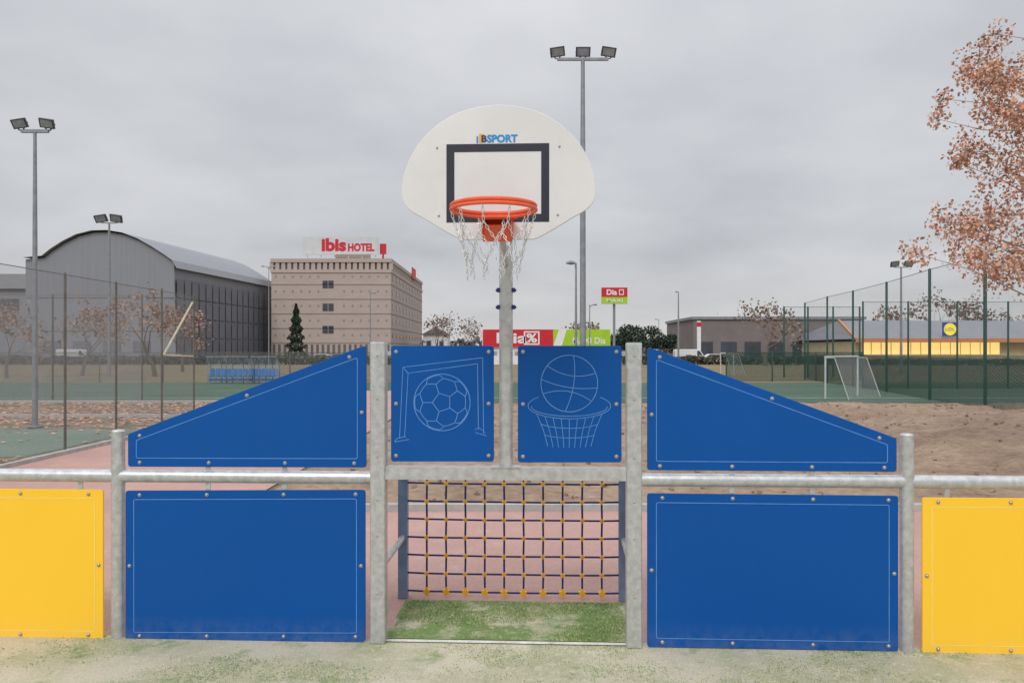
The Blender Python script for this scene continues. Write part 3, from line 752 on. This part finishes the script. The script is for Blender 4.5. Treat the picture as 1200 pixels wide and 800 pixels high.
ps=thing('pole_sign','red and lime supermarket sign on a tall pole','sign',((720-600)/F*100,100,0)); s=100/F
m=MB(); m.path([(0,.3,0),(0,.3,CH+(HZ-356)*s)],.16,8); m.build('pole',galv_d,ps)
za=CH+(HZ-348)*s; zb=CH+(HZ-337)*s; zc=CH+(HZ-356)*s
m=MB(); m.box((0,0,(za+zb)/2),(30*s,.5,zb-za)); rb=m.build('sign_face',red,ps)
m=MB(); put_text(m,'Dia',1,(-.35,-.27,(za+zb)/2),0,.03,fit=(1.3,.7)); frame(m,.55,1.15,(za+zb)/2-.35,(za+zb)/2+.35,.1,-.27,0); m.build('lettering',white,rb,recalc=False)
m=MB(); m.box((0,0,(za+zc)/2),(30*s,.48,za-zc-.02)); lb=m.build('sign_face',lime,ps)
m=MB(); put_text(m,'MAXI',1,(0,-.26,(za+zc)/2),0,.02,fit=(2.,.4)); m.build('lettering',white,lb,recalc=False)
ps=thing('totem_sign','slim white totem sign with small red top near the parked vans','sign',((819-600)/F*130,130,0)); s=130/F
m=MB(); m.box((0,0,(CH+(HZ-376)*s)/2),(.6,.3,CH+(HZ-376)*s)); m.build('pole',white,ps); m=MB(); m.box((0,-.02,CH+(HZ-380)*s),(.64,.36,.7)); m.build('sign_face',red,ps)
hs=thing('white_house','small white building left of the supermarket sign band','house',((510-600)/F*165,165,0))
m=MB(); m.box((0,4,2.6),(5,8,5.2)); m.build('wall',white,hs); m=MB(); m.prism([(-2.9,5.2),(2.9,5.2),(0,6.8)],-.4,8.4); m.build('roof',brownwall,hs)
for q in (-1.3,1.3): m=MB(); m.box((q,-.02,3.4),(.9,.1,1.1)); m.build('window',glass,hs)
wd=140.; wx=lambda x:(x-600)/F*wd
wh=thing('warehouse','long brown low warehouse behind the bare tree on the right','warehouse',((wx(800)+wx(1012))/2,wd,0))
WW=wx(1012)-wx(812); m=MB(); m.box((1,12,3.7),(WW,24,7.4)); m.build('wall',brownwall,wh)
m=MB(); m.box((1,12,7.65),(WW+.6,24.6,.5)); m.build('roof',roofgrey,wh)
for i in range(7): m=MB(); m.box((-WW/2+3+4.2*i,-.04,2.0),(2.8,.12,3.0)); m.build('door' if i%3==0 else 'window',glass,wh)
ld=118.; lx=lambda x:(x-600)/F*ld; lz=lambda y:CH+(HZ-y)/F*ld
gs=thing('grocery_store','grocery store with sloping grey roof and lit yellow windows at right','store',(lx(1100),ld,0)); g0=lx(1100)
m=MB(); m.box((lx(1120)-g0,14,lz(400)/2),(lx(1240)-lx(1005),28,lz(400))); m.build('wall',cream,gs)
m=MB(); a=lx(998)-g0; b=lx(1245)-g0; a2=lx(1012)-g0
m.face([(a,-1.4,lz(397)),(b,-1.4,lz(397)),(b,9,lz(373)),(a2,9,lz(373))]); m.face([(a,-1.4,lz(397)),(a2,9,lz(373)),(a,28,lz(397)),]); m.face([(a2,9,lz(373)),(b,9,lz(373)),(b,28,lz(397)),(a,28,lz(397))])
m.build('roof',roofgrey,gs,recalc=False)
m=MB(); m.box(((a+b)/2,-1.45,lz(398)-.1),(b-a,.2,.6)); m.path([(a,-1.45,lz(397)),(a2,8.95,lz(373)+.05)],.22,4); m.build('roof_trim',orangetrim,gs)
for i in range(14):
    m=MB(); x=1010+11.6*i; m.box(((lx(x)+lx(x+10))/2-g0,-.05,(lz(401)+lz(415))/2),(lx(x+10)-lx(x),.12,lz(401)-lz(415))); m.build('window',litwin,gs)
m=MB(); z=lz(386); m.box((lx(1107)-g0,-1.3,z),(2.0,.3,2.0)); so=m.build('logo_sign',signblue,gs)
m=MB(); m.path([(lx(1107)-g0,-1.455,z),(lx(1107)-g0,-1.475,z)],.90,24); m.build('logo_disc',signyel,so)
m=MB(); put_text(m,'LiDL',1,(lx(1107)-g0,-1.49,z),0,.0,fit=(1.35,.45)); m.build('lettering',signblue,so)

# ------------------------------------------------------------------ cars
def car(X,Y,color,label,van=False):
    t=thing('parked_van' if van else 'parked_car',label,'van' if van else 'car',(X,Y,0))
    cm_=mat('car_paint',color,color,1,.3)
    if van: prof=[(-2.4,.35),(2.3,.35),(2.42,.9),(2.1,1.15),(1.45,2.0),(1.2,2.15),(-2.3,2.15),(-2.42,1.9)]; gl=[(1.0,1.25),(1.85,1.25),(1.35,1.92),(1.0,1.92)]
    else: prof=[(-2.05,.32),(2.05,.32),(2.12,.65),(1.95,.86),(1.05,.98),(.45,1.42),(-1.0,1.46),(-1.75,1.02),(-2.08,.92)]; gl=[(-1.5,1.0),(.9,1.0),(.4,1.36),(-.95,1.39)]
    m=MB(); m.prism(rounded(prof,.1,3),-.86,.86,0,.06); m.build('body',cm_,t)
    m=MB(); m.prism(gl,-.868,.868); m.build('window',glass,t)
    for x in (-1.3,1.3):
        for s in (-1,1):
            m=MB(); m.path([(x,s*.70,.32),(x,s*.90,.32)],.32,16); w=m.build('wheel',tyre,t)
            m=MB(); m.path([(x,s*.9,.32),(x,s*.915,.32)],.19,12); m.build('rim',galv_d,w)
car((380-600)/F*120,120,(.55,.56,.58,1),'silver white car parked in front of the hotel beside the conifer')
car((402-600)/F*124,124,(.12,.13,.15,1),'dark grey car parked in front of the hotel, right of a pale car')
car((88-600)/F*118,118,(.6,.6,.6,1),'white van parked in front of the arched hall',True)
car((205-600)/F*116,116,(.5,.5,.52,1),'pale car parked beside the glazed side of the hall')
car((808-600)/F*124,124,(.7,.7,.7,1),'white van parked at the foot of the totem sign',True)
car((838-600)/F*120,120,(.62,.62,.64,1),'white car parked between a white van and the bare tree')
car((862-600)/F*122,122,(.3,.04,.04,1),'dark red car parked right of the white vehicles')
car((770-600)/F*126,126,(.2,.22,.25,1),'grey car parked in front of the dark pines')

# ------------------------------------------------------------------ trees
def leafcard(mb,c,s,rnd,mi=0):
    a=Vector((rnd.gauss(0,1),rnd.gauss(0,1),rnd.gauss(0,1))).normalized(); b=a.orthogonal().normalized(); q=rnd.random()*6
    d=a.cross(b); b2=b*math.cos(q)+d*math.sin(q); d2=a.cross(b2)
    mb.face([c-b2*s*.5,c+d2*s*.38,c+b2*s*.5,c-d2*s*.38],mi)
def tree(name,label,X,Y,h,spread,seed,leafm,nl,ls,levels=4,trunk_frac=.28,thick=.022,twigs=3):
    rnd=random.Random(seed); t=thing(name,label,'tree',(X,Y,0),0); tb=MB(); cb=MB(); ends=[]
    def br(p,d,L,r,lv):
        pts=[p]; rs=[r]; q=p; dd=d
        for i in range(3):
            dd=(dd+Vector((rnd.gauss(0,.12),rnd.gauss(0,.12),rnd.gauss(0,.06)+.04))).normalized(); q=q+dd*L/3; pts.append(q); rs.append(r*(1-.18*(i+1)))
        (tb if lv>1 else cb).path(pts,rs,6 if lv>2 else 3,1 if lv<=1 else 0,False)
        if lv==0: ends.append((q,pts[1])); return
        n=rnd.choice((3,4)) if lv>1 else twigs
        for i in range(n):
            a=2*PI*(i+rnd.random()*.7)/n; tilt=rnd.uniform(.35,.95)*spread
            o=dd.orthogonal().normalized(); o2=dd.cross(o); nd=(dd*math.cos(tilt)+(o*math.cos(a)+o2*math.sin(a))*math.sin(tilt)).normalized()
            st=pts[-1] if i<2 else pts[2]
            br(st,nd,L*rnd.uniform(.58,.82),rs[-1]*.62,lv-1)
    br(Vector((0,0,-.05)),Vector((0,0,1)),h*trunk_frac,h*thick,levels)
    for e,b in ends:
        for k in range(nl):
            leafcard(cb,e.lerp(b,rnd.random()*.9)+Vector((rnd.gauss(0,ls*.9),rnd.gauss(0,ls*.9),rnd.gauss(0,ls*.9))),ls*rnd.uniform(.6,1.2),rnd)
    top=max(v.z for v in cb.v); k=h/top
    for mb_ in (tb,cb):
        for v in mb_.v: v*=k
    tb.build('trunk',bark,t); cb.build('crown',[leafm,twig],t,smooth=False,recalc=False); return t
def tx(x,D): return (x-600)/F*D
tree('bare_tree','large bare brown tree in front of the warehouse',tx(897,105),105,9.2,.9,3,brownleaf,1,.28,5,trunk_frac=.22)
tree('autumn_tree','brown leaved tree in front of the hall side, right of the mesh fence posts',tx(182,62),62,7.4,1.0,5,orangeleaf,6,.22,4)
tree('autumn_tree','brown leaved tree at the right corner of the arched hall gable',tx(214,75),75,6.6,.9,6,orangeleaf,5,.24,4)
tree('autumn_tree','brown leaved tree in front of the arched gable, beside the twin lamp mast',tx(96,64),64,6.6,.9,8,orangeleaf,6,.22,4)
tree('autumn_tree','brown leaved tree at the left edge of the photo behind the mast',tx(8,58),58,6.0,1.0,9,orangeleaf,6,.20,4)
for i,(x,D,h,lb) in enumerate(((512,150,9,'bare tree just right of the hotel corner'),(534,160,10,'bare tree in the middle of the row between hotel and supermarket'),(552,150,8.5,'bare tree nearest the red supermarket sign band'))):
    tree('bare_tree',lb,tx(x,D),D,h,1.0,20+i,brownleaf,2,.34,4)
for i,(x,D,h,lb) in enumerate(((1068,150,11,'bare tree behind the grocery store, left of the others'),(1100,155,14.5,'tallest bare tree rising above the grocery store roof'),(1128,150,13,'bare tree above the round logo of the grocery store'),(1165,160,11,'bare tree behind the grocery store at the right edge'),(690,150,8,'bare tree above the lime end of the sign band'),(845,170,10,'distant bare tree behind the warehouse left end'))):
    tree('bare_tree',lb,tx(x,D),D,h,1.05,40+i,brownleaf,4,.42,4)
def blobtree(name,label,X,Y,clumps,ls,n,seed,m=pinem):
    rnd=random.Random(seed); t=thing(name,label,'tree',(X,Y,0)); tb=MB(); cb=MB()
    top=max(c[2] for c in clumps); tb.path([(0,0,-.05),(.05,0,top*.5),(0,0,top*.9)],[.22,.16,.06],7)
    for (cx,cy,cz,rx,rz) in clumps:
        tb.path([(0,0,max(.4,cz-rz*1.2)),(cx*.6,cy*.6,cz-rz*.3),(cx,cy,cz)],[.09,.06,.03],5)
        for k in range(int(n*rx*rz)):
            v=Vector((rnd.gauss(0,1),rnd.gauss(0,1),rnd.gauss(0,1))).normalized()*rnd.uniform(.45,1.08)
            leafcard(cb,Vector((cx+v.x*rx,cy+v.y*rx,cz+v.z*rz)),ls*rnd.uniform(.6,1.3),rnd)
    tb.build('trunk',bark,t); cb.build('crown',m,t,smooth=False,recalc=False)
for i,(x,D,h,w,lb) in enumerate(((742,135,6.6,2.6,'dark evergreen tree right of the pole sign'),(757,140,7.0,2.4,'dark evergreen tree in the middle of the distant clump'),(778,138,6.2,2.6,'dark evergreen tree nearest the tall lamp post'),(728,150,5.4,2.2,'dark evergreen tree behind the lime sign band end'))):
    rnd=random.Random(i); cl=[(rnd.uniform(-w*.7,w*.7),rnd.uniform(-1,1),rnd.uniform(h*.4,h*.82),rnd.uniform(.9,1.5),rnd.uniform(.7,1.2)) for _ in range(9)]
    blobtree('evergreen_tree',lb,tx(x,D),D,cl,.4,120,i)
rnd=random.Random(2); t=thing('conifer_tree','narrow dark conifer standing in front of the hotel','tree',(tx(347,118),118,0)); D=118
top=CH+(HZ-356)/F*D; tb=MB(); tb.path([(0,0,-.05),(0,0,top)],[.2,.03],7); tb.build('trunk',bark,t); cb=MB()
for k in range(3800):
    u=rnd.random()**.8; z=.5+u*(top-.5); rr=(1-u)**.8*1.75*(.85+.25*math.sin(z*5))+.05; a=rnd.random()*6.283; q=rr*rnd.uniform(.55,1.05)
    leafcard(cb,Vector((q*math.cos(a),q*math.sin(a),z-.15*q)),rnd.uniform(.18,.4),rnd)
cb.build('crown',pinem,t,smooth=False,recalc=False)
def hedge(label,xa,xb,D,h,seed,m,n,ls=.5,name='hedge'):
    rnd=random.Random(seed); mb=MB(); X0_=tx(xa,D); X1_=tx(xb,D)
    for k in range(n):
        x=rnd.uniform(X0_,X1_); hh=h*(.75+.35*mnoise.noise(Vector((x*.25,seed,0)))+.2*mnoise.noise(Vector((x*.9,seed,2))))
        z=hh*rnd.random()**.7; leafcard(mb,Vector((x,D+rnd.uniform(-1.2,1.2),z)),ls*rnd.uniform(.5,1.3),rnd)
    o=mb.build(name,m,smooth=False,recalc=False); o['kind']='stuff'; tag(o,label,'vegetation')
hedgeg=mat('hedge_leaf',(.08,.085,.055,1),(.14,.115,.07,1),.2,.9,leafy=True)
hedge('dark hedge running along the far road on the left',-60,470,112,1.5,1,hedgeg,9000,.45)
hedge('dark shrubs along the car park in front of the warehouse',730,1010,112,1.5,2,hedgeg,4500,.45)
hedge('dark hedge in front of the grocery store',1000,1260,106,1.0,3,hedgeg,3000,.35)
hedge('distant wood on the horizon',-400,1600,420,9,4,mat('far_wood',(.14,.145,.15,1),(.18,.18,.18,1),.05,.9,leafy=True),16000,2.6,'distant_wood')

# big autumn tree right
rnd=random.Random(11); AD=14.0; TX=tx(1335,AD)
t=thing('autumn_plane_tree','tall tree with rusty brown leaves reaching in from the right edge','tree',(TX,AD,0))
tb=MB(); cb=MB()
tb.path([(0,0,-.1),(.05,0,1.5),(-.05,.1,3.2),(0,.1,5),(.1,0,7)],[.24,.19,.16,.11,.05],12)
cl=[(1192,42,24),(1202,18,16),(1174,64,12),(1124,104,12),(1140,96,12),(1156,98,16),(1174,86,20),(1198,80,26),(1162,126,20),(1120,128,11),(1140,120,10),(1192,118,28),(1142,140,14),(1158,152,16),(1150,170,16),(1178,160,26),(1185,195,28),(1138,185,8),(1162,205,18),(1168,232,22),(1195,240,28),(1146,246,20),(1160,262,22),(1136,268,22),(1112,288,18),(1150,295,28),(1185,285,32),(1098,276,10),(1128,308,16),(1170,312,20),(1192,322,20),(1104,306,10),(1150,318,12),(1200,160,26),(1205,200,26),(1200,275,28),(1190,140,22)]
for k in range(80):
    a=rnd.uniform(0,2*PI); q=rnd.uniform(.1,1)**.5; cl.append((1360+140*q*math.cos(a),170+190*q*math.sin(a),rnd.uniform(20,36)))
for ci,(x,y,r) in enumerate(cl):
    s=AD/F; dy=rnd.uniform(-1.2,1.2); c=Vector(((x-600)*s-TX,dy,CH+(HZ-y)*s)); R=r*s
    zs_=max(1.8,min(6.6,c.z-.45*math.hypot(c.x,c.y))); b0=Vector((0,.1,zs_)); mid=b0.lerp(c,.5)+Vector((0,rnd.uniform(-.3,.3),.12*c.length*.3+rnd.uniform(-.25,.25)))
    e1=mid.lerp(c,.5)+Vector((0,rnd.gauss(0,.08),rnd.gauss(0,.08)))
    tb.path([b0,b0.lerp(mid,.5)+Vector((rnd.gauss(0,.08),0,.08)),mid,e1,c],[.026,.018,.012,.007,.004],5)
    for k in range(48):
        q=rnd.random(); p=mid.lerp(e1,q*2) if q<.5 else e1.lerp(c,q*2-1)
        leafcard(cb,p+Vector((rnd.gauss(0,.08),rnd.gauss(0,.08),rnd.gauss(0,.08)-.03)),rnd.uniform(.04,.085),rnd)
    for k in range(8):
        d=Vector((rnd.gauss(0,1),rnd.gauss(0,1),rnd.gauss(0,1))).normalized()*R*rnd.uniform(.8,1.3); tb.path([c-d*.2,c+d*.5+Vector((0,0,.02)),c+d],[.005,.004,.002],3)
        for q in range(5): leafcard(cb,c+d*rnd.uniform(.6,1.1)+Vector((rnd.gauss(0,.03),rnd.gauss(0,.03),rnd.gauss(0,.03))),rnd.uniform(.04,.085),rnd)
    for k in range(int(16+r*r*.34)):
        d=Vector((rnd.gauss(0,1),rnd.gauss(0,1),rnd.gauss(0,.9))); d=d.normalized()*R*rnd.random()**.45*1.3
        leafcard(cb,c+d,rnd.uniform(.04,.095),rnd)
tb.build('trunk',barkpale,t); cb.build('crown',rustleaf,t,smooth=False,recalc=False)

# ------------------------------------------------------------------ world, sun, camera
w=bpy.data.worlds.new("World"); bpy.context.scene.world=w; w.use_nodes=True
nt=NT(w.node_tree); bg=w.node_tree.nodes['Background']; bg.inputs[1].default_value=.1
sky=nt.n('ShaderNodeTexSky',sky_type='NISHITA'); sky.sun_disc=False; sky.sun_elevation=math.radians(44); sky.sun_rotation=math.radians(200)
tc=nt.n('ShaderNodeTexCoord'); sp=nt.n('ShaderNodeSeparateXYZ'); nt.l(tc.outputs['Generated'],sp.inputs[0])
def M(op,a,b=None):
    x=nt.n('ShaderNodeMath',operation=op)
    for i,v in enumerate((a,b)):
        if v is None: continue
        if isinstance(v,(int,float)): x.inputs[i].default_value=v
        else: nt.l(v,x.inputs[i])
    return x.outputs[0]
z=M('MAXIMUM',sp.outputs[2],0.0); d=M('ADD',z,.22)
cb_=nt.n('ShaderNodeCombineXYZ'); nt.l(M('DIVIDE',sp.outputs[0],d),cb_.inputs[0]); nt.l(M('DIVIDE',sp.outputs[1],d),cb_.inputs[1])
n1=noise(nt,cb_.outputs[0],1.1,4,.45,.36,.64); n2=noise(nt,cb_.outputs[0],2.6,4,.5,.32,.68)
f=M('ADD',M('MULTIPLY',n1,.65),M('MULTIPLY',n2,.35))
col=mixc(nt,f,(4.75,4.86,5.15,1),(6.5,6.58,6.85,1))
hz=nt.n('ShaderNodeMapRange'); hz.inputs[1].default_value=0; hz.inputs[2].default_value=.12; hz.inputs[3].default_value=.65; hz.inputs[4].default_value=0; nt.l(z,hz.inputs[0])
col=mixc(nt,hz.outputs[0],col,(6.8,6.65,6.65,1))
tp_=nt.n('ShaderNodeMapRange'); tp_.inputs[1].default_value=.12; tp_.inputs[2].default_value=.42; tp_.inputs[3].default_value=1; tp_.inputs[4].default_value=1.25; nt.l(z,tp_.inputs[0])
t2=nt.n('ShaderNodeMapRange'); t2.inputs[1].default_value=.45; t2.inputs[2].default_value=.8; t2.inputs[3].default_value=1; t2.inputs[4].default_value=1.8; nt.l(z,t2.inputs[0])
vm=nt.n('ShaderNodeVectorMath',operation='SCALE'); nt.l(col,vm.inputs[0]); nt.l(M('MULTIPLY',tp_.outputs[0],t2.outputs[0]),vm.inputs['Scale'])
fin=mixc(nt,.95,sky.outputs[0],vm.outputs[0]); nt.l(fin,bg.inputs[0])
sl=bpy.data.lights.new('sun','SUN'); sl.energy=1.4; sl.angle=math.radians(25); sl.color=(1,.985,.96)
so=bpy.data.objects.new('sun',sl); C.objects.link(so); so.rotation_euler=(math.radians(46),0,math.radians(-20))
cam=bpy.data.cameras.new('camera'); cam.sensor_width=36; cam.lens=F/1200*36; cam.shift_y=10/1200; cam.clip_end=4000; cam.clip_start=.05
co=bpy.data.objects.new('camera',cam); C.objects.link(co); co.location=(0,0,CH); co.rotation_euler=(PI/2,0,0)
bpy.context.scene.camera=co
vs=bpy.context.scene.view_settings; vs.view_transform='Standard'; vs.look='None'; vs.exposure=0
